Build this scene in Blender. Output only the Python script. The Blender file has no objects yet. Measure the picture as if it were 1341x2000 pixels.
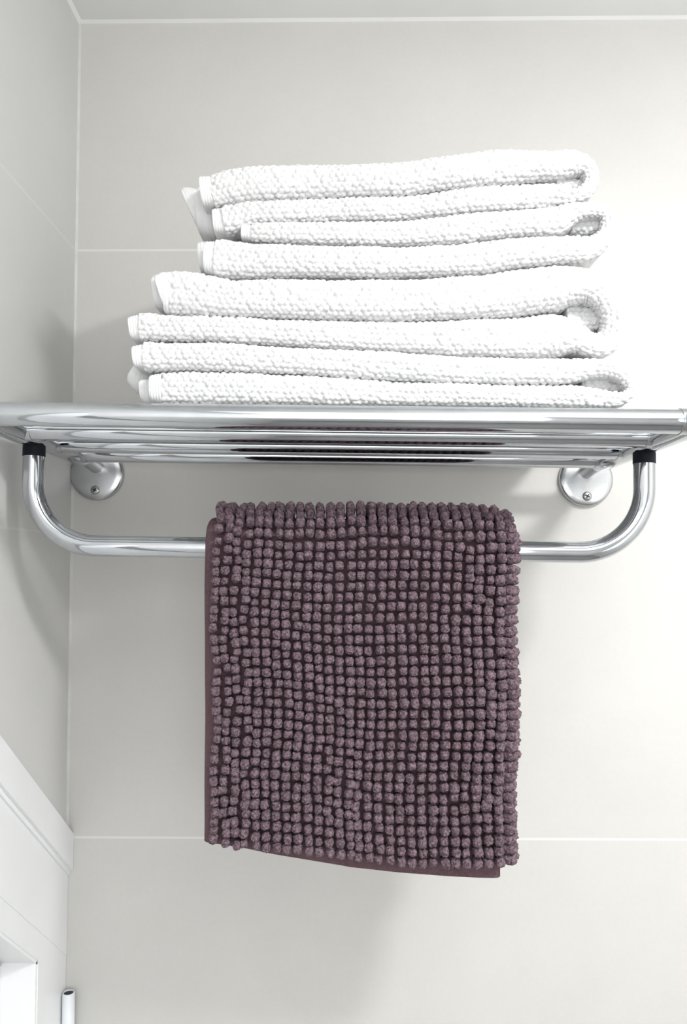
import bpy, bmesh, math, random
import numpy as np
from mathutils import Vector, Matrix, Euler, noise

random.seed(7)
rng = np.random.default_rng(7)
SC = bpy.context.scene
COL = SC.collection

# ------------------------------------------------------------------ camera
F = 1500.0                      # focal length in pixels of the 1341x2000 frame
CAM = Vector((0.0, -0.863, 1.70))
PITCH = math.atan(67.0 / F)
YAW = math.atan(15.5 / F)
PPX, PPY = 670.5, 1038.0
ROT = Euler((math.pi / 2 + PITCH, 0, YAW), 'XYZ')
cd = bpy.data.cameras.new('camera')
cam = bpy.data.objects.new('camera', cd)
COL.objects.link(cam)
cam.location = CAM
cam.rotation_euler = ROT
cd.sensor_fit = 'VERTICAL'
cd.sensor_height = 36.0
cd.sensor_width = 36.0
cd.lens = F / 2000.0 * 36.0
cd.shift_y = (PPY - 1000.0) / 2000.0
cd.clip_start = 0.01
SC.camera = cam
RM = ROT.to_matrix()


def P(px, py, y):
    """point of the plane Y=y seen at pixel (px, py)"""
    d = RM @ Vector(((px - PPX) / F, -(py - PPY) / F, -1.0))
    t = (y - CAM.y) / d.y
    return CAM + d * t


# ------------------------------------------------------------------ light
w = bpy.data.worlds.new('world')
SC.world = w
w.use_nodes = True
w.node_tree.nodes['Background'].inputs[0].default_value = (0.9, 0.95, 1.0, 1)
w.node_tree.nodes['Background'].inputs[1].default_value = 0.1


def area(name, loc, target, sx, sy, energy, color):
    l = bpy.data.lights.new(name, 'AREA')
    l.shape = 'RECTANGLE'
    l.size, l.size_y = sx, sy
    l.energy = energy
    l.color = color
    o = bpy.data.objects.new(name, l)
    COL.objects.link(o)
    o.location = loc
    o.rotation_euler = (Vector(target) - Vector(loc)).to_track_quat('-Z', 'Y').to_euler()
    return o


area('ceiling_lamp_light', (0.58, -0.87, 2.28), (0.56, -0.79, 0.0), 0.16, 0.16, 12.3, (1.0, 0.993, 0.98))
area('overhead_fill', (0.30, -1.45, 2.295), (0.30, -1.35, 0.0), 1.1, 1.1, 3.5, (1.0, 1.0, 0.995))  # soft overhead fill added to lift the ambient light, not an actual panel
area('ceiling_fill', (0.6, -0.9, 2.0), (0.6, -0.9, 3.0), 0.4, 0.4, 7.5, (0.98, 0.99, 1.0))  # added fill bounced off the ceiling to brighten it, no fixture there
area('side_fill', (1.2, -1.5, 1.4), (0.0, -1.0, 1.4), 0.8, 0.8, 6.0, (0.97, 0.99, 1.0))  # added fill from the right to brighten the left wall
area('front_fill', (0.0, -2.1, 1.7), (0.0, 0.0, 1.7), 1.2, 1.1, 12.0, (0.97, 0.985, 1.0))  # unseen frontal fill added for wall brightness, there is no window

SC.view_settings.view_transform = 'Standard'
SC.view_settings.look = 'None'
SC.view_settings.gamma = 1.0
SC.view_settings.use_curve_mapping = False
SC.view_settings.exposure = 0.0


# ------------------------------------------------------------------ materials
def new_mat(name):
    m = bpy.data.materials.new(name)
    m.use_nodes = True
    nt = m.node_tree
    return m, nt, nt.nodes['Principled BSDF']


def N(nt, kind, **kw):
    n = nt.nodes.new(kind)
    for k, v in kw.items():
        setattr(n, k, v)
    return n


def mth(nt, op, a, b=None, c=None):
    n = nt.nodes.new('ShaderNodeMath')
    n.operation = op
    for i, v in enumerate((a, b, c)):
        if v is None:
            continue
        if isinstance(v, (int, float)):
            n.inputs[i].default_value = v
        else:
            nt.links.new(v, n.inputs[i])
    return n.outputs[0]


def tile_mat(name, base, base2, grout, lines_z, gw=0.0028, rough=0.38, specks=()):
    m, nt, b = new_mat(name)
    tc = N(nt, 'ShaderNodeTexCoord')
    sep = N(nt, 'ShaderNodeSeparateXYZ')
    nt.links.new(tc.outputs['Object'], sep.inputs[0])
    n1 = N(nt, 'ShaderNodeTexNoise')
    n1.inputs['Scale'].default_value = 5.0
    n1.inputs['Detail'].default_value = 6.0
    n1.inputs['Roughness'].default_value = 0.62
    nt.links.new(tc.outputs['Object'], n1.inputs['Vector'])
    n2 = N(nt, 'ShaderNodeTexNoise')
    n2.inputs['Scale'].default_value = 220.0
    n2.inputs['Detail'].default_value = 3.0
    nt.links.new(tc.outputs['Object'], n2.inputs['Vector'])
    mix = mth(nt, 'ADD', mth(nt, 'MULTIPLY', n1.outputs['Fac'], 0.75), mth(nt, 'MULTIPLY', n2.outputs['Fac'], 0.25))
    cr = N(nt, 'ShaderNodeValToRGB')
    cr.color_ramp.elements[0].position = 0.35
    cr.color_ramp.elements[0].color = (*base2, 1)
    cr.color_ramp.elements[1].position = 0.65
    cr.color_ramp.elements[1].color = (*base, 1)
    nt.links.new(mix, cr.inputs[0])
    g = None
    for z in lines_z:
        d = mth(nt, 'ABSOLUTE', mth(nt, 'SUBTRACT', sep.outputs['Z'], z))
        a = mth(nt, 'LESS_THAN', d, gw / 2)
        g = a if g is None else mth(nt, 'MAXIMUM', g, a)
    mx = N(nt, 'ShaderNodeMix', data_type='RGBA')
    nt.links.new(g, mx.inputs[0])
    nt.links.new(cr.outputs[0], mx.inputs[6])
    mx.inputs[7].default_value = (*grout, 1)
    nt.links.new(mx.outputs[2], b.inputs['Base Color'])
    b.inputs['Roughness'].default_value = rough
    hgt = mth(nt, 'SUBTRACT', mth(nt, 'MULTIPLY', n2.outputs['Fac'], 0.12), g)
    bp = N(nt, 'ShaderNodeBump')
    bp.inputs['Strength'].default_value = 0.35
    bp.inputs['Distance'].default_value = 0.0006
    nt.links.new(hgt, bp.inputs['Height'])
    nt.links.new(bp.outputs[0], b.inputs['Normal'])
    return m


def noisy_mat(name, c1, c2, scale, rough=0.5, metallic=0.0, bump=0.0, bscale=None, sheen=0.0, dist=0.001, detail=4.0,
              spec=None):
    m, nt, b = new_mat(name)
    tc = N(nt, 'ShaderNodeTexCoord')
    n1 = N(nt, 'ShaderNodeTexNoise')
    n1.inputs['Scale'].default_value = scale
    n1.inputs['Detail'].default_value = detail
    nt.links.new(tc.outputs['Object'], n1.inputs['Vector'])
    cr = N(nt, 'ShaderNodeValToRGB')
    cr.color_ramp.elements[0].position = 0.35
    cr.color_ramp.elements[0].color = (*c1, 1)
    cr.color_ramp.elements[1].position = 0.65
    cr.color_ramp.elements[1].color = (*c2, 1)
    nt.links.new(n1.outputs['Fac'], cr.inputs[0])
    nt.links.new(cr.outputs[0], b.inputs['Base Color'])
    b.inputs['Roughness'].default_value = rough
    b.inputs['Metallic'].default_value = metallic
    if spec is not None:
        b.inputs['Specular IOR Level'].default_value = spec
    if sheen:
        b.inputs['Sheen Weight'].default_value = sheen
        b.inputs['Sheen Roughness'].default_value = 0.5
    if bump:
        n2 = N(nt, 'ShaderNodeTexNoise')
        n2.inputs['Scale'].default_value = bscale or scale
        n2.inputs['Detail'].default_value = 5.0
        nt.links.new(tc.outputs['Object'], n2.inputs['Vector'])
        bp = N(nt, 'ShaderNodeBump')
        bp.inputs['Strength'].default_value = bump
        bp.inputs['Distance'].default_value = dist
        nt.links.new(n2.outputs['Fac'], bp.inputs['Height'])
        nt.links.new(bp.outputs[0], b.inputs['Normal'])
    return m


Z_G1 = P(400, 488, 0).z
Z_G2 = P(600, 1637, 0).z
Z_GM = P(137, 1045, 0).z
TH = Z_G1 - Z_GM
M_back = tile_mat('large_stone_tile', (0.615, 0.605, 0.58), (0.575, 0.567, 0.545), (0.70, 0.695, 0.675),
                  [Z_G1, Z_G2, Z_G2 - (Z_G1 - Z_G2)])
M_left = tile_mat('side_stone_tile', (0.65, 0.648, 0.635), (0.615, 0.613, 0.60), (0.68, 0.675, 0.66),
                  [Z_G1 - TH * k for k in range(0, 6)])
M_ceil = noisy_mat('white_ceiling_paint', (0.80, 0.80, 0.79), (0.84, 0.84, 0.83), 6, 0.8, bump=0.1, bscale=90)
M_room = noisy_mat('room_paint', (0.78, 0.78, 0.77), (0.82, 0.82, 0.81), 3, 0.7)
M_floor = noisy_mat('floor_tile', (0.24, 0.235, 0.23), (0.30, 0.295, 0.29), 6, 0.35)
M_white = noisy_mat('white_gloss_paint', (0.80, 0.81, 0.82), (0.84, 0.85, 0.86), 8, 0.32, bump=0.04, bscale=60)
M_seal = noisy_mat('white_sealant', (0.575, 0.575, 0.56), (0.64, 0.64, 0.625), 40, 0.5, bump=0.3, bscale=60)
M_chrome = noisy_mat('chrome', (0.52, 0.54, 0.57), (0.58, 0.60, 0.625), 30, 0.06, metallic=1.0, bump=0.05, bscale=35,
                     dist=0.0006)
M_satin = noisy_mat('satin_chrome', (0.50, 0.51, 0.52), (0.56, 0.57, 0.58), 60, 0.26, metallic=1.0, bump=0.05, bscale=300)
M_black = noisy_mat('black_rubber', (0.006, 0.007, 0.012), (0.012, 0.013, 0.02), 100, 0.55, spec=0.15)
M_screw = noisy_mat('screw_steel', (0.38, 0.38, 0.37), (0.5, 0.5, 0.49), 300, 0.3, metallic=1.0)
M_terry = noisy_mat('white_terry', (0.665, 0.67, 0.672), (0.715, 0.717, 0.717), 500, 0.95, bump=0.5, bscale=1400, sheen=0.3,
                    dist=0.0007, spec=0.1)
M_hem = noisy_mat('white_woven_hem', (0.68, 0.685, 0.687), (0.72, 0.722, 0.722), 300, 0.8, bump=0.25, bscale=900, dist=0.0004,
                  spec=0.2)
M_bob = noisy_mat('mauve_chenille', (0.092, 0.058, 0.072), (0.275, 0.192, 0.227), 480, 0.95, bump=1.0, bscale=520, sheen=0.08,  # wide dark-to-light noise paints in shade of the bobble creases
                  dist=0.004, spec=0.1)
M_fab = noisy_mat('mauve_backing_cloth', (0.100, 0.060, 0.070), (0.128, 0.080, 0.092), 500, 0.95, bump=0.4, bscale=1500, sheen=0.05,
                  dist=0.0006, spec=0.1)
M_pvc = noisy_mat('white_pvc', (0.74, 0.77, 0.80), (0.78, 0.81, 0.84), 30, 0.35)
M_dark = noisy_mat('painted_inside_shade', (0.012, 0.014, 0.03), (0.02, 0.022, 0.04), 40, 0.6)  # dark colour stands for shade in the pipe mouth and screw recess


# ------------------------------------------------------------------ mesh helpers
def link(name, me, mat, parent=None, smooth=True):
    o = bpy.data.objects.new(name, me)
    COL.objects.link(o)
    if mat and not me.materials:
        me.materials.append(mat)
    if parent:
        o.parent = parent
    if smooth:
        me.shade_smooth()
    return o


def mesh_np(name, V, Fc):
    me = bpy.data.meshes.new(name)
    me.from_pydata([tuple(v) for v in V], [], [tuple(f) for f in Fc])
    me.update()
    return me


def obj_bm(name, bm, mat, parent=None, smooth=True, auto=None):
    bmesh.ops.recalc_face_normals(bm, faces=bm.faces)
    me = bpy.data.meshes.new(name)
    bm.to_mesh(me)
    bm.free()
    o = link(name, me, mat, parent, smooth)
    if auto is not None:
        me.set_sharp_from_angle(angle=math.radians(auto))
    return o


def tag(o, label=None, cat=None, group=None, kind=None):
    for k, v in (('label', label), ('category', cat), ('group', group), ('kind', kind)):
        if v:
            o[k] = v
    return o


def empty(name, loc, **kw):
    o = bpy.data.objects.new(name, None)
    COL.objects.link(o)
    o.location = loc
    o.empty_display_size = 0.03
    return tag(o, **kw)


def box(bm, a, b):
    vs = [bm.verts.new((x, y, z)) for x in (a[0], b[0]) for y in (a[1], b[1]) for z in (a[2], b[2])]
    for f in ((0, 1, 3, 2), (4, 6, 7, 5), (0, 4, 5, 1), (2, 3, 7, 6), (0, 2, 6, 4), (1, 5, 7, 3)):
        bm.faces.new([vs[i] for i in f])
    return vs


def prism_x(bm, poly_yz, x0, x1):
    a = [bm.verts.new((x0, y, z)) for y, z in poly_yz]
    b = [bm.verts.new((x1, y, z)) for y, z in poly_yz]
    n = len(a)
    bm.faces.new(a[::-1])
    bm.faces.new(b)
    for i in range(n):
        bm.faces.new((a[i], a[(i + 1) % n], b[(i + 1) % n], b[i]))


def tube(bm, pts, r, seg=32, closed_ends=True, round_end=None):
    """sweep a circle of radius r (number or list) along pts"""
    pts = [Vector(p) for p in pts]
    n = len(pts)
    rs = r if isinstance(r, (list, tuple)) else [r] * n
    rings = []
    up = None
    for i, p in enumerate(pts):
        if i == 0:
            t = (pts[1] - pts[0])
        elif i == n - 1:
            t = pts[-1] - pts[-2]
        else:
            t = (pts[i + 1] - pts[i]).normalized() + (pts[i] - pts[i - 1]).normalized()
        if t.length < 1e-9:
            t = pts[min(i + 1, n - 1)] - pts[max(i - 1, 0)]
        t.normalize()
        if up is None:
            up = Vector((0, 0, 1)) if abs(t.z) < 0.9 else Vector((0, 1, 0))
        a = (up - t * up.dot(t)).normalized()
        up = a
        bb = t.cross(a)
        rings.append([bm.verts.new(p + (a * math.cos(2 * math.pi * k / seg) + bb * math.sin(2 * math.pi * k / seg)) * rs[i])
                      for k in range(seg)])
    for i in range(n - 1):
        for k in range(seg):
            bm.faces.new((rings[i][k], rings[i][(k + 1) % seg], rings[i + 1][(k + 1) % seg], rings[i + 1][k]))
    if closed_ends:
        bm.faces.new(rings[0][::-1])
        bm.faces.new(rings[-1])
    return rings


def lathe_y(bm, prof, cx, cz, seg=64):
    """revolve (radius, y) profile around an axis parallel to Y"""
    rings = []
    for r, y in prof:
        if r < 1e-6:
            rings.append([bm.verts.new((cx, y, cz))])
        else:
            rings.append([bm.verts.new((cx + r * math.cos(2 * math.pi * k / seg), y, cz + r * math.sin(2 * math.pi * k / seg)))
                          for k in range(seg)])
    for a, b in zip(rings, rings[1:]):
        for k in range(seg):
            k2 = (k + 1) % seg
            if len(a) == 1 and len(b) == 1:
                continue
            if len(a) == 1:
                bm.faces.new((a[0], b[k2], b[k]))
            elif len(b) == 1:
                bm.faces.new((a[k], a[k2], b[0]))
            else:
                bm.faces.new((a[k], a[k2], b[k2], b[k]))


# ------------------------------------------------------------------ room
XL = -0.316
XR = 1.25
YB = -2.30
ZC = P(700, 39, 0).z
SLAB = 0.08

bm = bmesh.new()
box(bm, (XL - 0.14, 0, -0.1), (XR + 0.1, 0.1, ZC + 0.1))
tag(obj_bm('wall_back', bm, M_back, smooth=False), kind='structure')
bm = bmesh.new()
box(bm, (XR, YB - 0.1, -0.1), (XR + 0.1, 0, ZC + 0.1))
tag(obj_bm('wall_right', bm, M_room, smooth=False), kind='structure')
bm = bmesh.new()
box(bm, (XL - 0.14, YB - 0.1, -0.1), (XR, YB, ZC + 0.1))
tag(obj_bm('wall_front', bm, M_room, smooth=False), kind='structure')
bm = bmesh.new()
box(bm, (XL - 0.14, YB, -0.1), (XR, 0, 0))
tag(obj_bm('floor', bm, M_floor, smooth=False), kind='structure')
bm = bmesh.new()
box(bm, (XL - 0.14, YB, ZC), (XR, 0, ZC + 0.1))
tag(obj_bm('ceiling', bm, M_ceil, smooth=False), kind='structure')


# sloping head of the opening in the left wall: every line drops at the same rate towards the back wall
def on_x(px, py, X):
    """point of the plane X=const seen at a pixel -> (y, z)"""
    d = RM @ Vector(((px - PPX) / F, -(py - PPY) / F, -1.0))
    t = (X - CAM.x) / d.x
    p = CAM + d * t
    return p.y, p.z


XC = P(143, 1640, -0.002).x                  # face of the casing
ya, za = on_x(2, 1437, XC)
zA = P(143, 1628, 0).z
SL = (za - zA) / (0 - ya)                     # rise per metre towards the camera
zB = P(131, 1710, 0).z
yD, zD = on_x(75, 1876, XL + 0.002)
yC, zCc = on_x(40, 1786, XL + 0.002)
YTOP = -0.62


def line_z(y, y0, z0):
    return z0 + (y0 - y) * SL


hz = lambda y: line_z(y, yD, zD)             # head of the opening
bm = bmesh.new()
prism_x(bm, [(0, -0.1), (0, hz(0)), (yD, hz(yD)), (yD, -0.1)], XL - SLAB, XL)
prism_x(bm, [(0, hz(0)), (0, ZC + 0.1), (YTOP, ZC + 0.1), (YTOP, hz(YTOP)), (yD, hz(yD))], XL - SLAB, XL)
prism_x(bm, [(YTOP, -0.1), (YTOP, ZC + 0.1), (YB, ZC + 0.1), (YB, -0.1)], XL - SLAB, XL)
tag(obj_bm('wall_left', bm, M_left, smooth=False), kind='structure')

door = empty('door_1', (XL, yD, 0), kind='structure')
door_objs = []
# casing along the slope
bm = bmesh.new()
zt = lambda y: line_z(y, 0, zA)
zb = lambda y: line_z(y, 0, zB)
ch = 0.006
for (x0, x1, dt, db) in ((XL - 0.001, XC - 0.0035, 0, 0.0), (XC - 0.0035, XC, 0.0, ch)):
    prism_x(bm, [(-0.0005, zb(0) + db), (-0.0005, zt(0) - dt), (YTOP, zt(YTOP) - dt), (YTOP, zb(YTOP) + db)], x0, x1)
bmesh.ops.remove_doubles(bm, verts=bm.verts, dist=1e-6)
door_objs.append(obj_bm('casing', bm, M_white, None, smooth=False))
# flat boards under the casing
bm = bmesh.new()
zc_ = lambda y: line_z(y, yC, zCc)
prism_x(bm, [(-0.0005, zc_(0)), (-0.0005, zb(0)), (YTOP, zb(YTOP)), (YTOP, zc_(YTOP))], XL - 0.001, XL + 0.0026)
door_objs.append(obj_bm('upper_board', bm, M_white, None, smooth=False))
bm = bmesh.new()
prism_x(bm, [(-0.0005, 0), (-0.0005, zc_(0)), (YTOP, zc_(YTOP)), (YTOP, hz(YTOP)), (yD, hz(yD)), (yD, 0)], XL - 0.001, XL + 0.0018)
door_objs.append(obj_bm('jamb_board', bm, M_white, None, smooth=False))
# lining of the reveal: sloping soffit and upright jamb
XV = P(6, 1900, yD).x
bm = bmesh.new()
t_ = 0.004
prism_x(bm, [(yD, hz(yD)), (YTOP, hz(YTOP)), (YTOP, hz(YTOP) - t_), (yD, hz(yD) - t_)], XV - 0.03, XL + 0.001)
door_objs.append(obj_bm('soffit', bm, M_white, None, smooth=False))
bm = bmesh.new()
prism_x(bm, [(yD, 0), (yD, hz(yD)), (yD - t_, hz(yD) + t_ * SL - t_), (yD - t_, 0)], XV - 0.03, XL + 0.001)
door_objs.append(obj_bm('jamb', bm, M_white, None, smooth=False))
bm = bmesh.new()
prism_x(bm, [(yD - t_, 0.004), (yD - t_, hz(yD) - t_), (YTOP + 0.001, hz(YTOP) - t_ - 0.001), (YTOP + 0.001, 0.004)], XV - 0.028, XV)
door_objs.append(obj_bm('door_leaf', bm, M_white, None, smooth=False))
bpy.context.view_layer.update()
for o in door_objs:
    o.parent = door
    o.matrix_parent_inverse = door.matrix_world.inverted()

# sealant beads in the corners
bm = bmesh.new()
prism = [(XL, 0), (XL + 0.0024, 0), (XL, -0.0024)]
a = [bm.verts.new((x, y, zA)) for x, y in prism]
b = [bm.verts.new((x, y, ZC)) for x, y in prism]
bm.faces.new(a)
bm.faces.new(b[::-1])
for i in range(3):
    bm.faces.new((a[i], a[(i + 1) % 3], b[(i + 1) % 3], b[i]))
tag(obj_bm('trim_1', bm, M_seal, smooth=False), kind='structure')
bm = bmesh.new()
prism_x(bm, [(0, ZC), (-0.004, ZC), (0, ZC - 0.002)], XL, XR)
tag(obj_bm('trim_2', bm, M_ceil, smooth=False), kind='structure')
bm = bmesh.new()
s_ = 0.0035
a = [bm.verts.new((XL + dx, YB, ZC + dz)) for dx, dz in ((0, 0), (s_, 0), (0, -s_))]
b = [bm.verts.new((XL + dx, 0, ZC + dz)) for dx, dz in ((0, 0), (s_, 0), (0, -s_))]
bm.faces.new(a)
bm.faces.new(b[::-1])
for i in range(3):
    bm.faces.new((a[i], a[(i + 1) % 3], b[(i + 1) % 3], b[i]))
tag(obj_bm('trim_3', bm, M_ceil, smooth=False), kind='structure')

# ------------------------------------------------------------------ corner pipe
pc = P(134, 1938, -0.012)
pr = 0.0066
pipe = empty('corner_pipe', (pc.x, pc.y, 0), label='thin white plastic pipe with a dark open end, upright in the corner at bottom left',
             cat='pipe')
bm = bmesh.new()
seg = 40
zz = [0, pc.z - 0.001, pc.z]
ro = [pr, pr, pr - 0.0006]
rings = []
for z, r in zip(zz + [pc.z, pc.z - 0.02], ro + [pr - 0.0014, pr - 0.0014]):
    rings.append([bm.verts.new((r * math.cos(2 * math.pi * k / seg), r * math.sin(2 * math.pi * k / seg), z)) for k in range(seg)])
for i in range(len(rings) - 1):
    for k in range(seg):
        bm.faces.new((rings[i][k], rings[i][(k + 1) % seg], rings[i + 1][(k + 1) % seg], rings[i + 1][k]))
o = obj_bm('pipe_body', bm, M_pvc, pipe, auto=40)
bm = bmesh.new()  # dark filler in place of the shade down the open pipe
lathe = []
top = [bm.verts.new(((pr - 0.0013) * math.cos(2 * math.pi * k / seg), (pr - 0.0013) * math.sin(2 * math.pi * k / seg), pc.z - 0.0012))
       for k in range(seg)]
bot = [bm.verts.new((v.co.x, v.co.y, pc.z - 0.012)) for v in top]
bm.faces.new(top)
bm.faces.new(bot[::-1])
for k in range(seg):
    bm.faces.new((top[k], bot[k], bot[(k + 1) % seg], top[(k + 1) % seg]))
tag(obj_bm('pipe_mouth_shade', bm, M_dark, pipe, auto=40), label='dark disc painted as the shade inside the pipe mouth')

# ------------------------------------------------------------------ shelf
ZB_ = 0.1135                   # bar axis above eye level
ROLL = 0.0133
SX = -0.012                    # centre of the shelf
shelf = empty('towel_shelf', (SX, 0, 1.70 + ZB_),
              label='chrome wall-mounted towel shelf of parallel tubes with a hanging bar beneath', cat='shelf')
shelf.rotation_euler = (0, ROLL, 0)
H = 0.2745                     # half distance between the rail axes
RB = 0.0094
RR = 0.0112
BY = [-0.278, -0.208, -0.139, -0.071]
for yb in BY:
    bm = bmesh.new()
    xs = [-H + RR * 0.75, -H + RR * 0.95, H - RR * 0.95, H - RR * 0.75]
    tube(bm, [(x, yb, 0) for x in (-H, H)], RB, 48)
    obj_bm('shelf_bar', bm, M_chrome, shelf, auto=40)
for s in (-1, 1):
    bm = bmesh.new()
    prof = [(-0.052, RR * 0.80), (-0.0535, RR * 0.97), (-0.056, RR), (-0.298, RR), (-0.303, RR * 0.93), (-0.307, RR * 0.7), (-0.3085, RR * 0.35)]
    tube(bm, [(s * H, y, 0) for y, _ in prof], [r for _, r in prof], 48)
    rail = obj_bm('side_rail', bm, M_chrome, shelf, auto=40)
    bm = bmesh.new()
    tube(bm, [(s * H, -0.06, 0), (s * H, -0.03, -0.002), (s * H, -0.004, -0.005)], 0.0088, 40)
    obj_bm('wall_arm', bm, M_satin, rail, auto=40)
    for yb in BY:
        bm = bmesh.new()
        tube(bm, [(s * (H - RR * 0.6), yb, 0), (s * (H - RR - 0.0012), yb, 0)], RB + 0.0006, 48)
        obj_bm('weld_collar', bm, M_satin, rail, auto=40)
    bm = bmesh.new()
    fr = 0.0300
    fz = -0.0135
    lathe_y(bm, [(fr, -0.0005), (fr, -0.0045), (fr - 0.0008, -0.0062), (fr - 0.0025, -0.0072), (fr - 0.008, -0.0080), (0.010, -0.0088), (0, -0.0089)],
            s * H, fz, 72)
    fl = obj_bm('wall_flange', bm, M_satin, shelf, auto=40)
    for dz in (-0.019,):
        bm = bmesh.new()
        cx, cz = s * H, fz + dz
        lathe_y(bm, [(0.0052, -0.0070), (0.0052, -0.0086), (0.0045, -0.0094), (0.0022, -0.0100), (0, -0.0101)], cx, cz, 32)
        sc = obj_bm('screw', bm, M_screw, fl, auto=40)
        bm = bmesh.new()
        for aa in (0.5, 0.5 + math.pi / 2):
            vs = box(bm, (-0.0026, -0.0106, -0.0006), (0.0026, -0.0095, 0.0006))
            bmesh.ops.rotate(bm, verts=vs, cent=(0, 0, 0), matrix=Matrix.Rotation(aa, 3, 'Y'))
            bmesh.ops.translate(bm, verts=vs, vec=(cx, 0, cz))
        o = obj_bm('screw', bm, M_dark, None, smooth=False)
        # dark bars paint the shade of the cross recess, merged into the screw head mesh
        me = sc.data
        b2 = bmesh.new()
        b2.from_mesh(me)
        n0 = len(b2.faces)
        b2.from_mesh(o.data)
        b2.faces.ensure_lookup_table()
        for f in b2.faces[n0:]:
            f.material_index = 1
            f.smooth = False
        b2.to_mesh(me)
        b2.free()
        me.materials.append(M_dark)
        bpy.data.objects.remove(o)
        sc.name = 'screw'

# hanging U-bar
HY = -0.1755
RT = 0.0094
zbar = 0.0148 - ZB_
RBEND = 0.058
pts = [(-H, HY, -0.0130)]
pts.append((-H, HY, zbar + RBEND))
for k in range(1, 17):
    a_ = math.pi / 2 * k / 16
    pts.append((-H + RBEND - RBEND * math.cos(a_), HY, zbar + RBEND - RBEND * math.sin(a_)))
pts += [(x, HY, z) for x, _, z in [(-p[0], 0, p[2]) for p in pts[::-1]]]
bm = bmesh.new()
tube(bm, pts, RT, 48)
bar = obj_bm('hanging_bar', bm, M_chrome, shelf, auto=40)
for s in (-1, 1):
    bm = bmesh.new()
    tube(bm, [(s * H, HY, -0.0085), (s * H, HY, -0.0185)], RT + 0.0004, 48)
    tag(obj_bm('rubber_sleeve', bm, M_black, bar, auto=40), label='black sleeve where the hanging bar meets the rail')


# ------------------------------------------------------------------ towels
def catmull(ctrl, step=2.0):
    c = np.array(ctrl, float)
    c = np.vstack([2 * c[0] - c[1], c, 2 * c[-1] - c[-2]])
    out = []
    for i in range(1, len(c) - 2):
        p0, p1, p2, p3 = c[i - 1], c[i], c[i + 1], c[i + 2]
        n = max(2, int(np.hypot(*(p2 - p1)[:2]) / step))
        for t in np.arange(n) / n:
            t2, t3 = t * t, t * t * t
            out.append(0.5 * ((2 * p1) + (-p0 + p2) * t + (2 * p0 - 5 * p1 + 4 * p2 - p3) * t2 + (-p0 + 3 * p1 - 3 * p2 + p3) * t3))
    out.append(c[-2])
    return np.array(out)


def hash2(i, j, k=0):
    v = np.sin(i * 127.1 + j * 311.7 + k * 74.7) * 43758.5453
    return v - np.floor(v)


def pebbles(s, t, seed=0):
    """raised loop clusters in staggered rows: height 0..1"""
    ps, pt = 0.0049, 0.0040
    out = np.zeros_like(s)
    r0 = np.floor(t / pt)
    for dr in (-1, 0, 1):
        r = r0 + dr
        off = (r % 2) * 0.5
        c0 = np.floor(s / ps - off)
        for dc in (-1, 0, 1, 2):
            c = c0 + dc
            jx = (hash2(c, r, seed) - 0.5) * 0.34
            jy = (hash2(c, r, seed + 3) - 0.5) * 0.34
            amp = 0.65 + 0.35 * hash2(c, r, seed + 9)
            cx = (c + off + 0.0 + jx) * ps
            cy = (r + 0.5 + jy) * pt
            d2 = ((s - cx) / (ps * 0.54)) ** 2 + ((t - cy) / (pt * 0.62)) ** 2
            out = np.maximum(out, amp * np.sqrt(np.clip(1 - d2, 0, 1)))
    return out


YDEEP = -0.035


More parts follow.
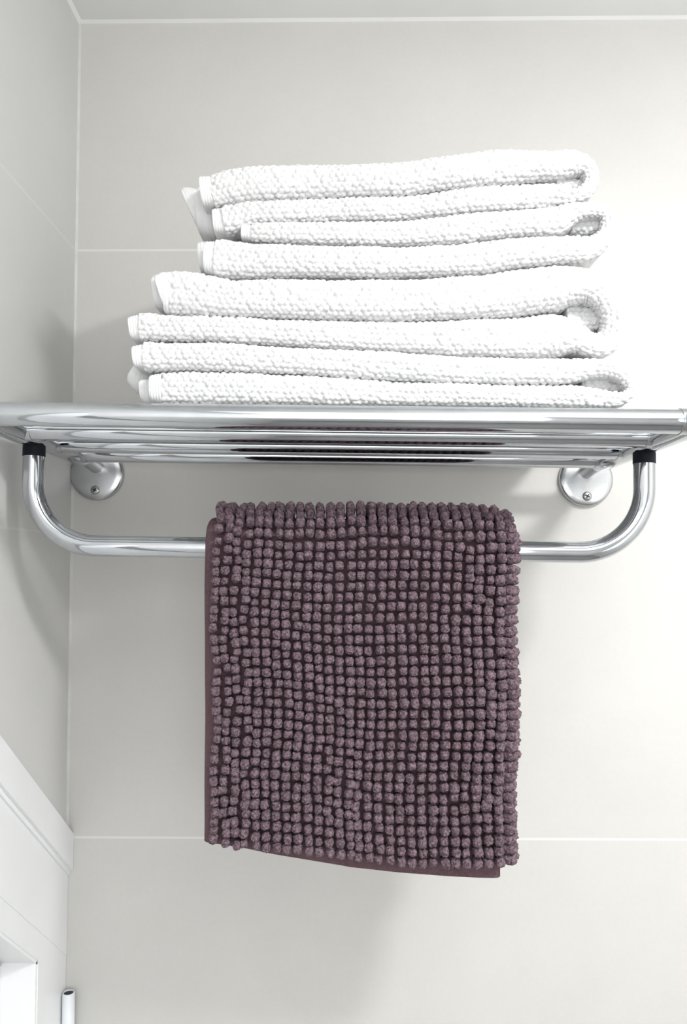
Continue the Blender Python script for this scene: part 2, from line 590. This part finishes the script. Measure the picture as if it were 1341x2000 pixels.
def sweep(ctrl, s0, s1, seed, bumps, yback=YDEEP, ds=0.00085, thin=1.0, ribs=False, cap0=True, cap1=True, endround=0.0):
    """ctrl rows: px, py, half thickness px, y of the front edge.  s0/s1: metres along the path (s1<0 = from the end)"""
    c = catmull(ctrl)
    pts = np.array([P(a, b, y) for a, b, h, y in c])
    hh = c[:, 2] * (c[:, 3] + 0.863) / F * thin
    yf = c[:, 3]
    d = np.hypot(np.diff(pts[:, 0]), np.diff(pts[:, 2]))
    S = np.concatenate([[0], np.cumsum(d)])
    L = S[-1]
    if s1 <= 0:
        s1 = L + s1
    n = max(4, int((s1 - s0) / ds))
    sv = np.linspace(s0, s1, n)
    X = np.interp(sv, S, pts[:, 0])
    Z = np.interp(sv, S, pts[:, 2])
    Hh = np.interp(sv, S, hh)
    Yf = np.interp(sv, S, yf)
    # smooth the frame
    TX = np.gradient(X, sv)
    TZ = np.gradient(Z, sv)
    k = np.ones(9) / 9
    TX = np.convolve(np.pad(TX, 4, mode='edge'), k, 'valid')
    TZ = np.convolve(np.pad(TZ, 4, mode='edge'), k, 'valid')
    ln = np.hypot(TX, TZ)
    NX, NZ = -TZ / ln, TX / ln
    # wobble of the front edge
    wob = np.array([noise.noise(Vector((x * 18, z * 18, seed * 3.1))) for x, z in zip(X, Z)]) * 0.003
    Yf = Yf + wob
    # profile angles: front half fine, flats, back coarse
    nf = 62
    exp_ = 0.66
    # angles spaced so that the section is sampled evenly along its length
    aa = np.linspace(-math.pi / 2, math.pi / 2, 4001)
    px_ = np.sign(np.sin(aa)) * np.abs(np.sin(aa)) ** exp_
    py_ = 0.95 * np.abs(np.cos(aa)) ** exp_
    al = np.concatenate([[0], np.cumsum(np.hypot(np.diff(px_), np.diff(py_)))])
    th = np.interp(np.linspace(0, al[-1], nf), al, aa)
    th[0], th[-1] = -math.pi / 2, math.pi / 2
    ndeep = [0.0012, 0.003, 0.006, 0.011, 0.02]
    cols = []
    for q in ndeep[::-1]:
        cols.append(('f', -1.0, q))
    for a_ in th:
        cols.append(('a', a_, 0))
    for q in ndeep:
        cols.append(('f', 1.0, q))
    cols.append(('b', 1.0, 0))
    cols.append(('b', 0.4, 1))
    cols.append(('b', -0.4, 1))
    cols.append(('b', -1.0, 0))
    m = len(cols)
    V = np.zeros((n, m, 3))
    T = np.zeros((n, m))
    Wb = np.zeros(m)
    for j, (kd, a_, q) in enumerate(cols):
        if kd == 'a':
            nn = np.sign(math.sin(a_)) * abs(math.sin(a_)) ** exp_
            dd = abs(max(0.0, math.cos(a_))) ** exp_
            depth = Hh * 0.95 * (1 - dd)
            V[:, j, 0] = X + NX * Hh * nn
            V[:, j, 2] = Z + NZ * Hh * nn
            V[:, j, 1] = Yf + depth
            T[:, j] = a_ * np.maximum(Hh, 0.006) * 1.0
            Wb[j] = 1
        elif kd == 'f':
            V[:, j, 0] = X + NX * Hh * a_
            V[:, j, 2] = Z + NZ * Hh * a_
            V[:, j, 1] = Yf + Hh * 0.95 + q
            T[:, j] = a_ * (math.pi / 2 * Hh + q)
            Wb[j] = 0.9 if q < 0.012 else 0.0
        else:
            V[:, j, 0] = X + NX * Hh * a_
            V[:, j, 2] = Z + NZ * Hh * a_
            V[:, j, 1] = yback + (0.004 if q else 0)
    # texture coordinate across the layer = true length along the section
    e4 = n // 4
    mid = V[e4]
    seg_ = np.linalg.norm(np.diff(mid, axis=0), axis=1)
    cum = np.concatenate([[0], np.cumsum(seg_)])
    wk = max(3, min(61, (n // 3) | 1))
    Hs = np.convolve(np.pad(Hh, wk // 2, mode='edge'), np.ones(wk) / wk, 'valid')
    T = (cum - cum[len(ndeep) + nf // 2])[None, :] * (Hs / Hs[e4])[:, None]
    # normals by finite differences
    dS = np.gradient(V, axis=0)
    dT = np.roll(V, -1, axis=1) - np.roll(V, 1, axis=1)
    Nn = np.cross(dS, dT)
    Nn /= (np.linalg.norm(Nn, axis=2, keepdims=True) + 1e-12)
    ctr = np.stack([X, Yf + 0.03, Z], axis=1)[:, None, :]
    sgn = np.sign(np.sum(Nn * (V - ctr), axis=2, keepdims=True))
    sgn = np.where(np.sum(sgn, axis=None) >= 0, 1.0, -1.0)
    Nn = Nn * sgn
    SS = np.repeat(sv[:, None], m, axis=1)
    if bumps:
        hgt = pebbles(SS + seed * 0.37, T, seed) * 0.0023
        fine = (hash2(np.floor(SS / 0.0008), np.floor(T / 0.0008), seed) - 0.5) * 0.00045
        V += Nn * ((hgt - 0.0009 + fine) * Wb[None, :])[:, :, None]
    elif ribs:
        V += Nn * ((np.sin(SS / 0.0011 * math.pi) * 0.00018) * Wb[None, :])[:, :, None]
    # broad softness
    big = np.zeros((n, m))
    idx = range(0, n, 6)
    tmp = np.array([[noise.noise(Vector((V[i, j, 0] * 26, V[i, j, 1] * 26, V[i, j, 2] * 40 + seed))) for j in range(0, m, 6)] for i in idx])
    ii = np.arange(n) / 6.0
    jj = np.arange(m) / 6.0
    i0 = np.clip(ii.astype(int), 0, tmp.shape[0] - 2)
    j0 = np.clip(jj.astype(int), 0, tmp.shape[1] - 2)
    fi = np.clip(ii - i0, 0, 1)[:, None]
    fj = np.clip(jj - j0, 0, 1)[None, :]
    big = (tmp[i0][:, j0] * (1 - fi) * (1 - fj) + tmp[i0 + 1][:, j0] * fi * (1 - fj) + tmp[i0][:, j0 + 1] * (1 - fi) * fj + tmp[i0 + 1][:, j0 + 1] * fi * fj)
    V += Nn * (big * 0.0012 * (Wb[None, :] > 0))[:, :, None]
    verts = V.reshape(-1, 3)
    i = np.arange(n - 1)[:, None]
    j = np.arange(m)[None, :]
    j2 = (j + 1) % m
    quads = np.stack([i * m + j, i * m + j2, (i + 1) * m + j2, (i + 1) * m + j], axis=2).reshape(-1, 4)
    Fc = [tuple(q) for q in quads.tolist()]
    extra = []
    # rounded end caps: a fan of two shrinking rings
    base = len(verts)
    vl = [verts]
    tang = np.stack([TX / ln, np.zeros(n), TZ / ln], axis=1)
    for flag, e, sg in ((cap0, 0, -1), (cap1, n - 1, 1)):
        if not flag:
            continue
        ring = V[e]
        cen = ring.mean(axis=0)
        prev = np.arange(m) + e * m
        for sc_, off in ((0.985, 0.0005), (0.93, 0.0009)):
            # shrink only in the thickness direction
            nrm = np.array([NX[e], 0, NZ[e]])
            rel = ring - cen
            comp = rel @ nrm
            newr = ring - np.outer(comp * (1 - sc_), nrm) + tang[e] * sg * off
            newr[:, 1] = cen[1] + (ring[:, 1] - cen[1]) * (1 - (1 - sc_) * 0.03)
            cur = base + np.arange(m)
            vl.append(newr)
            for q in range(m):
                q2 = (q + 1) % m
                f = (prev[q], prev[q2], cur[q2], cur[q])
                Fc.append(tuple(int(x) for x in (f if sg > 0 else f[::-1])))
            prev = cur
            base += m
        Fc.append(tuple(int(x) for x in (prev if sg > 0 else prev[::-1])))
    return np.vstack(vl), Fc


def make_mesh(name, V, Fc):
    me = bpy.data.meshes.new(name)
    me.from_pydata(V.tolist(), [], Fc)
    me.update()
    bm = bmesh.new()
    bm.from_mesh(me)
    bmesh.ops.recalc_face_normals(bm, faces=bm.faces)
    bm.to_mesh(me)
    bm.free()
    return me


def from_edges(top, bot, yf, xs, shrink=1.0):
    """top/bot polylines of a layer -> control rows"""
    tx, ty = zip(*top)
    bx, by = zip(*bot)
    out = []
    for x in xs:
        a_ = np.interp(x, tx, ty)
        b_ = np.interp(x, bx, by)
        out.append((x, (a_ + b_) / 2, (b_ - a_) / 2 - shrink, yf))
    return out


def slab(ctrl, name, seed):
    return sweep(ctrl, 0, 0, seed, True)


TOWELS = []
# each towel: upper layer (left to right), the fold, lower layer (right to left)
L1t = [(390, 336), (415, 333), (440, 323), (500, 318), (600, 313), (700, 312), (780, 311), (860, 300), (940, 288), (1000, 283), (1080, 288), (1130, 289)]
L1b = [(390, 400), (440, 393), (480, 387), (600, 380), (780, 377), (860, 366), (940, 357), (1000, 351), (1040, 344), (1090, 340), (1130, 339)]
L2t = [(413, 399), (440, 394), (480, 388), (600, 381), (780, 378), (860, 367), (940, 358), (1000, 354), (1060, 352), (1130, 356)]
L2b = [(413, 452), (440, 452), (470, 444), (500, 431), (600, 428), (780, 425), (860, 415), (940, 408), (1030, 403), (1100, 398), (1130, 396)]
L3t = [(470, 432), (500, 432), (600, 429), (780, 426), (860, 416), (940, 409), (1030, 404), (1090, 398), (1130, 392)]
L3b = [(470, 463), (500, 466), (600, 472), (780, 475), (900, 470), (1000, 458), (1110, 453)]
L4t = [(395, 462), (410, 459), (440, 459), (500, 467), (600, 473), (780, 476), (900, 471), (1000, 460), (1110, 457), (1150, 455)]
L4b = [(395, 528), (420, 535), (500, 537), (600, 535), (700, 536), (780, 535), (860, 533), (950, 528), (1000, 518), (1100, 508), (1150, 504)]
L5t = [(308, 528), (318, 519), (340, 517), (400, 528), (440, 538), (500, 538), (600, 536), (700, 537), (780, 536), (860, 534), (950, 529), (1000, 519), (1100, 509), (1150, 510)]
L5b = [(308, 603), (330, 611), (500, 615), (600, 618), (780, 621), (900, 617), (1030, 610), (1060, 602), (1100, 596)]
L6t = [(249, 613), (275, 606), (330, 612), (500, 616), (600, 619), (780, 622), (900, 618), (1030, 612), (1060, 604), (1100, 602)]
L6b = [(249, 662), (300, 663), (400, 663), (500, 668), (600, 674), (700, 678), (780, 683), (900, 692), (1050, 694), (1150, 694)]
L7t = [(257, 670), (275, 664), (400, 664), (500, 669), (600, 675), (700, 679), (780, 684), (900, 693), (1050, 695), (1150, 696)]
L7b = [(257, 717), (290, 721), (350, 719), (450, 722), (600, 728), (700, 736), (800, 741), (900, 745), (1000, 748), (1100, 746), (1150, 742)]
L8t = [(290, 726), (310, 722), (350, 720), (450, 723), (600, 729), (700, 737), (800, 742), (900, 746), (1000, 749), (1100, 748), (1150, 753)]
L8b = [(290, 785), (310, 788), (800, 790), (1100, 792), (1240, 794)]

XS = list(range(500, 1051, 50))
specs = [
    dict(y=-0.262, up=from_edges(L1t, L1b, -0.262, [392, 400, 415, 440, 470] + XS + [1090]),
         fold=[(1125, 312, 23, -0.260), (1148, 322, 17, -0.258), (1157, 345, 15, -0.257), (1146, 370, 14, -0.258), (1120, 380, 14, -0.259)],
         lo=from_edges(L2t, L2b, -0.258, [1080, 1050] + XS[::-1][1:] + [475, 455, 435, 424, 416]),
         plug=(1085, 342, 1140, 378), label='top folded white terry towel, the shortest of the stack, hem corner drooping at left'),
    dict(y=-0.264, up=from_edges(L3t, L3b, -0.259, [472, 480, 500] + XS[1:] + [1090]),
         fold=[(1125, 412, 17, -0.260), (1162, 407, 13, -0.260), (1187, 415, 14, -0.258), (1188, 447, 15, -0.258), (1172, 470, 18, -0.261), (1148, 480, 23, -0.263)],
         lo=from_edges(L4t, L4b, -0.265, [1120, 1080, 1050] + XS[::-1][1:] + [460, 430, 415, 404, 398]),
         plug=(1115, 408, 1180, 455), label='folded white terry towel directly under the top one, open loop at its right fold'),
    dict(y=-0.270, up=from_edges(L5t, L5b, -0.270, [310, 318, 330, 350, 400, 450] + XS + [1085]),
         fold=[(1120, 548, 36, -0.270), (1160, 553, 28, -0.268), (1192, 585, 22, -0.264), (1203, 630, 20, -0.262), (1190, 663, 21, -0.262), (1160, 668, 20, -0.264),
               (1130, 655, 26, -0.266)],
         lo=from_edges(L6t, L6b, -0.266, [1085, 1050] + XS[::-1][1:] + [450, 400, 350, 310, 280, 262, 252]),
         plug=(1105, 585, 1175, 650), label='thickest folded white terry towel, third down, with a deep crease at right'),
    dict(y=-0.268, up=from_edges(L7t, L7b, -0.270, [259, 265, 280, 310, 350, 400, 450] + XS + [1100]),
         fold=[(1140, 717, 19, -0.268), (1180, 716, 14, -0.266), (1215, 728, 11, -0.264), (1234, 755, 10, -0.264), (1224, 774, 9.5, -0.265), (1195, 779, 14, -0.266)],
         lo=from_edges(L8t, L8b, -0.268, [1150, 1100, 1050] + XS[::-1][1:] + [450, 400, 350, 320, 305, 292]),
         plug=(1135, 725, 1225, 772), label='bottom folded white terry towel resting on the chrome shelf bars'),
]
HEML = 0.0085
for i, sp in enumerate(specs):
    ctrl = sp['up'] + sp['fold'] + sp['lo']
    # corners recede a little at both ends of the path
    ctrl = [list(r) for r in ctrl]
    base = P(ctrl[len(ctrl) // 2][0] - 400, 794 if i == 3 else ctrl[-8][1] + ctrl[-8][2], -0.15)
    root = empty('folded_towel', (base.x, -0.15, base.z), label=sp['label'], cat='towel', group='white towels stacked on the chrome shelf')
    off = Vector(root.location)

    def put(name, V, Fc, mat, parent, lab=None):
        me = make_mesh(name, V - np.array(off), Fc)
        o = link(name, me, mat, parent)
        if lab:
            o['label'] = lab
        return o
    V, Fc = sweep(ctrl, HEML, -HEML, i + 1, True)
    # recessed inner ply seen through the loop of the fold
    x0, y0, x1, y1 = sp['plug']
    pl = [((x0 + 4), (y0 + y1) / 2, (y1 - y0) / 2 * 0.72, -0.249), ((x0 + x1) / 2, (y0 + y1) / 2, (y1 - y0) / 2 * 0.95, -0.248),
          ((x1 - 6), (y0 + y1) / 2, (y1 - y0) / 2 * 0.72, -0.249)]
    V2, F2 = sweep(pl, 0, 0, i + 11, True, yback=-0.06)
    nb = len(V)
    V = np.vstack([V, V2])
    Fc = Fc + [tuple(q + nb for q in f) for f in F2]
    put('terry_body', V, Fc, M_terry, root)
    for s0, s1, sd, c0, c1 in ((0.0, HEML + 0.0004, 21, True, False), (-1, 0, 22, False, True)):
        if s0 < 0:
            cc = catmull(ctrl)
            pp = np.array([P(a_, b_, y_) for a_, b_, h_, y_ in cc])
            LL = np.hypot(np.diff(pp[:, 0]), np.diff(pp[:, 2])).sum()
            s0 = LL - HEML - 0.0004
        V, Fc = sweep(ctrl, s0, s1, sd + i, False, thin=0.965, ribs=True, cap0=c0, cap1=c1, ds=0.0004)
        put('hem', V, Fc, M_hem, root, 'flat woven hem band')
# inner plies whose hems peep out behind the front ones at the left
towel_roots = [o for o in COL.objects if o.name.startswith('folded_towel')]
peeps = [
    (0, 0.30, [(366, 402, 44, -0.225), (378, 400, 47, -0.225), (420, 396, 30, -0.223), (460, 392, 25, -0.22)]),
    (0, 0.22, [(386, 398, 48, -0.240), (405, 402, 52, -0.240), (430, 408, 44, -0.235), (470, 408, 26, -0.23)]),
    (1, 0.12, [(388, 496, 30, -0.245), (400, 496, 32, -0.245), (440, 497, 28, -0.24)]),
    (2, 0.05, [(299, 565, 33, -0.255), (310, 564, 38, -0.255), (350, 566, 36, -0.25)]),
    (3, 0.3, [(268, 716, 40, -0.245), (275, 722, 46, -0.245), (300, 735, 44, -0.24), (340, 745, 36, -0.24)]),
    (3, 0.12, [(274, 760, 20, -0.258), (280, 760, 24, -0.258), (310, 760, 23, -0.255)]),
]
for ti, kshear, c in peeps:
    root = towel_roots[ti]
    V, Fc = sweep(c, 0, 0, 40 + ti, False, ribs=True, ds=0.0006, yback=-0.05)
    V[:, 0] += kshear * (V[:, 2].mean() - V[:, 2])
    me = make_mesh('inner_hem', V - np.array(root.location), Fc)
    o = link('inner_hem', me, M_hem, root)

# ------------------------------------------------------------------ bath mat over the bar
matroot = empty('bath_mat', (0.0, HY, 1.70 + 0.0148), label='dusty mauve bobble bath mat folded over the hanging chrome bar', cat='bath mat')
MO = Vector(matroot.location)
RIN, ROUT = 0.0102, 0.0270


def flap_len(x):
    t = (x + 0.118) / 0.25
    t = min(1.2, max(-0.1, t))
    return 0.2515 + 0.0185 * t - 0.012 * math.sin(math.pi * min(1, max(0, t))) * 0.0 + 0.006 * math.sin(math.pi * min(1, max(0, t)))


def mat_point(x, v, n):
    """v in metres: <0 down the front flap, 0..pi*R over the bar, beyond: down the back flap. n = distance from bar axis.
    returns position and outward normal, down-tangent"""
    arc = math.pi * ROUT
    tilt = -0.0133 * x
    if v < 0:
        sag = 0.0025 * math.sin(v * 22 + x * 9)
        lean = -v * 0.02
        return (Vector((x + (v * 0.012 if x > 0 else -v * 0.0) - (0.004 * (v / 0.28) if x < 0 else 0) * 0 , -n + sag * min(1, -v * 30) + lean, v + tilt)), Vector((0, -1, 0)), Vector((0, 0, -1)))
    if v <= arc:
        a_ = v / ROUT
        nv = Vector((0, -math.cos(a_), math.sin(a_)))
        return (Vector((x, 0, tilt)) + nv * n, nv, Vector((0, -math.sin(a_), -math.cos(a_))))
    q = v - arc
    return (Vector((x, n, -q + tilt)), Vector((0, 1, 0)), Vector((0, 0, 1)))


XML, XMR = -0.1270, 0.1310
# backing: rounded-rectangle section swept along the drape
sect = []
re = 0.006


def corner(cx, cn, a0, a1, k=5):
    for q in range(k + 1):
        a_ = a0 + (a1 - a0) * q / k
        sect.append((cx + re * math.cos(a_), cn + re * math.sin(a_)))


corner(XML + re, ROUT - re, math.pi, math.pi / 2)
for q in range(1, 40):
    sect.append((XML + re + (XMR - XML - 2 * re) * q / 40, ROUT))
corner(XMR - re, ROUT - re, math.pi / 2, 0)
corner(XMR - re, RIN + re, 0, -math.pi / 2)
for q in range(1, 40):
    sect.append((XMR - re - (XMR - XML - 2 * re) * q / 40, RIN))
corner(XML + re, RIN + re, -math.pi / 2, -math.pi)
arc = math.pi * ROUT
vs_ = [-1 + q / 60 for q in range(60)] + [1.0 * q / 24 for q in range(0, 25)] + [1 + q / 50 for q in range(1, 51)]
bm = bmesh.new()
rings = []
for vv in vs_:
    ring = []
    for x, n in sect:
        hem = 0.001 + 0.008 * min(1, max(0, (x + 0.10) / 0.21))
        Lx = flap_len(x) + hem
        if vv < 0:
            v = vv * Lx
        elif vv <= 1:
            v = vv * arc
        else:
            v = arc + (vv - 1) * (Lx - 0.01)
        # small ripples of the cloth, and hem a little narrower at the very bottom
        p, nv, dt = mat_point(x, v, n)
        rp = noise.noise(Vector((x * 30, v * 25, 5))) * 0.0016
        p = p + nv * rp * (1 if n > 0.02 else 0)
        if x < XML + 0.02:
            p.x += noise.noise(Vector((2, v * 14, 1))) * 0.0015
        ring.append(bm.verts.new(p))
    rings.append(ring)
m_ = len(sect)
for a_, b_ in zip(rings, rings[1:]):
    for k in range(m_):
        bm.faces.new((a_[k], a_[(k + 1) % m_], b_[(k + 1) % m_], b_[k]))
bm.faces.new(rings[0][::-1])
bm.faces.new(rings[-1])
tag(obj_bm('backing', bm, M_fab, matroot, auto=60), label='plain mauve cloth backing with bare hem edges')


# bobbles
def bobble_shape(n=5, seed=0):
    """rounded cube blob, unit radius, lumpy"""
    bm = bmesh.new()
    bmesh.ops.create_cube(bm, size=2.0)
    bmesh.ops.subdivide_edges(bm, edges=bm.edges[:], cuts=n, use_grid_fill=True)
    for v in bm.verts:
        c = v.co.copy()
        d = c.normalized()
        pw = 3.2
        r = 1.0 / ((abs(d.x) ** pw + abs(d.y) ** pw + abs(d.z) ** pw) ** (1 / pw))
        r = 0.36 + 0.64 * r * 0.97
        r *= 1 + 0.13 * noise.noise(d * 1.7 + Vector((seed * 7.3, 0, 0))) + 0.16 * noise.noise(d * 3.6 + Vector((0, seed * 5.1, 0))) + 0.15 * noise.noise(d * 8.0 + Vector((0, 0, seed * 3.3)))
        v.co = d * r
        tp = 1 - 0.38 * min(1.0, max(0.0, -v.co.z * 1.1))
        v.co.x *= tp
        v.co.y *= tp
    me_v = np.array([v.co[:] for v in bm.verts])
    me_f = [[v.index for v in f.verts] for f in bm.faces]
    bm.verts.index_update()
    me_f = [[v.index for v in f.verts] for f in bm.faces]
    bm.free()
    return me_v, me_f


SHAPES = [bobble_shape(7, s) for s in range(12)]
SHAPES_LO = [bobble_shape(2, s) for s in range(4)]
NC = 28
X0, X1 = -0.1150, 0.1265
pitch = 0.0092
items = []
NR = 30
RW = 0.009                       # radius of the wrap on the right side
for row in range(-NR, 40):
    for col in range(NC + 4):
        if col < NC:
            u = col / (NC - 1)
            u = u + 0.010 * math.sin(u * math.pi) * -1
            x = X0 + (X1 - X0) * u
            nn = ROUT
            wrap = 0.0
        else:
            k = col - NC + 1
            x = X1
            wrap = k * 0.0078
        if row < 0:
            L = flap_len(x)
            v = (row + 0.35) / NR * (L - 0.004)
        else:
            v = (row + 0.3) * pitch * (arc / (11.0 * pitch))
            if v > arc:
                v = arc + (v - arc)
        if v > arc + flap_len(x) - 0.02:
            continue
        jx = rng.normal() * 0.00042
        jv = rng.normal() * 0.00042
        # disturbed columns at the left edge
        if col < 4:
            jx += 0.0012 * math.sin(row * 0.9 + col * 2.1)
            jv += 0.0016 * math.sin(row * 0.55 + col * 1.7)
        if NC > col > NC - 7:
            jv += 0.0010 * math.sin(row * 0.7 + col)
        jv += 0.0016 * math.sin(x * 40 + row * 0.13)
        jx += 0.0012 * math.sin(v * 45 + 1.3)
        bx = 0.0
        ndrop = 0.0
        if wrap > 0:
            q = wrap / RW
            if q < math.pi / 2:
                bx = RW * math.sin(q)
                ndrop = RW * (1 - math.cos(q))
            else:
                bx = RW
                ndrop = RW + (wrap - RW * math.pi / 2)
            if ndrop > 0.021:
                continue
        wave = noise.noise(Vector((x * 22, v * 16, 3.3))) * 0.0026
        short = v >= 0 or wrap > 0
        p, nv, dt = mat_point(x + jx, v + jv, ROUT + (0.0078 if v >= 0 else 0.0072) + wave - ndrop)
        p.x += bx
        # outward direction
        out = nv.copy()
        if wrap > 0:
            q = min(wrap / RW, math.pi / 2)
            out = nv * math.cos(q) + Vector((1, 0, 0)) * math.sin(q)
            p += out * 0.001
        rad = 0.00388 * (1 + rng.normal() * 0.05)
        if col >= NC - 3 and row < 0:
            rad *= 1.10
        if row < 0:
            rad *= 1.0
        out = (out + Vector((rng.normal(), rng.normal(), rng.normal())) * 0.10).normalized()
        side = dt.cross(out)
        if side.length < 0.1:
            side = Vector((1, 0, 0))
        side.normalize()
        dt2 = out.cross(side).normalized()
        front = v < arc * 0.62
        items.append((p, side, dt2, out, rad, front, row, col, 2.0 if short else 2.15))

vis = sorted([it for it in items if it[5]], key=lambda it: -it[4] / ((it[0] + MO - CAM).length))
solo = set(id(it) for it in vis[:100])
BV, BF = [], []
nbase = 0
for it in items:
    p, side, dt2, out, rad, front, row, col, elong = it
    sv_, sf_ = (SHAPES if front else SHAPES_LO)[(row * 7 + col * 13 + int(rad * 1e6)) % (12 if front else 4)]
    R = np.array([side[:], dt2[:], out[:]])
    scl = np.array([rad * (1 + 0.04 * math.sin(col * 3 + row)), rad * (1.03 + 0.05 * math.sin(col + row * 2)), rad * elong])
    Wv = (sv_ * scl) @ R
    if id(it) in solo:
        me = bpy.data.meshes.new('bobble')
        me.from_pydata(Wv.tolist(), [], sf_)
        me.update()
        o = link('bobble', me, M_bob, matroot)
        o.location = p
        continue
    BV.append(Wv + np.array(p))
    BF.extend([[q + nbase for q in f] for f in sf_])
    nbase += len(sv_)
V = np.vstack(BV)
me = bpy.data.meshes.new('bobble_pile')
me.from_pydata(V.tolist(), [], BF)
me.update()
bm = bmesh.new()
bm.from_mesh(me)
bmesh.ops.recalc_face_normals(bm, faces=bm.faces)
bm.to_mesh(me)
bm.free()
tag(link('bobble_pile', me, M_bob, matroot), kind='stuff')
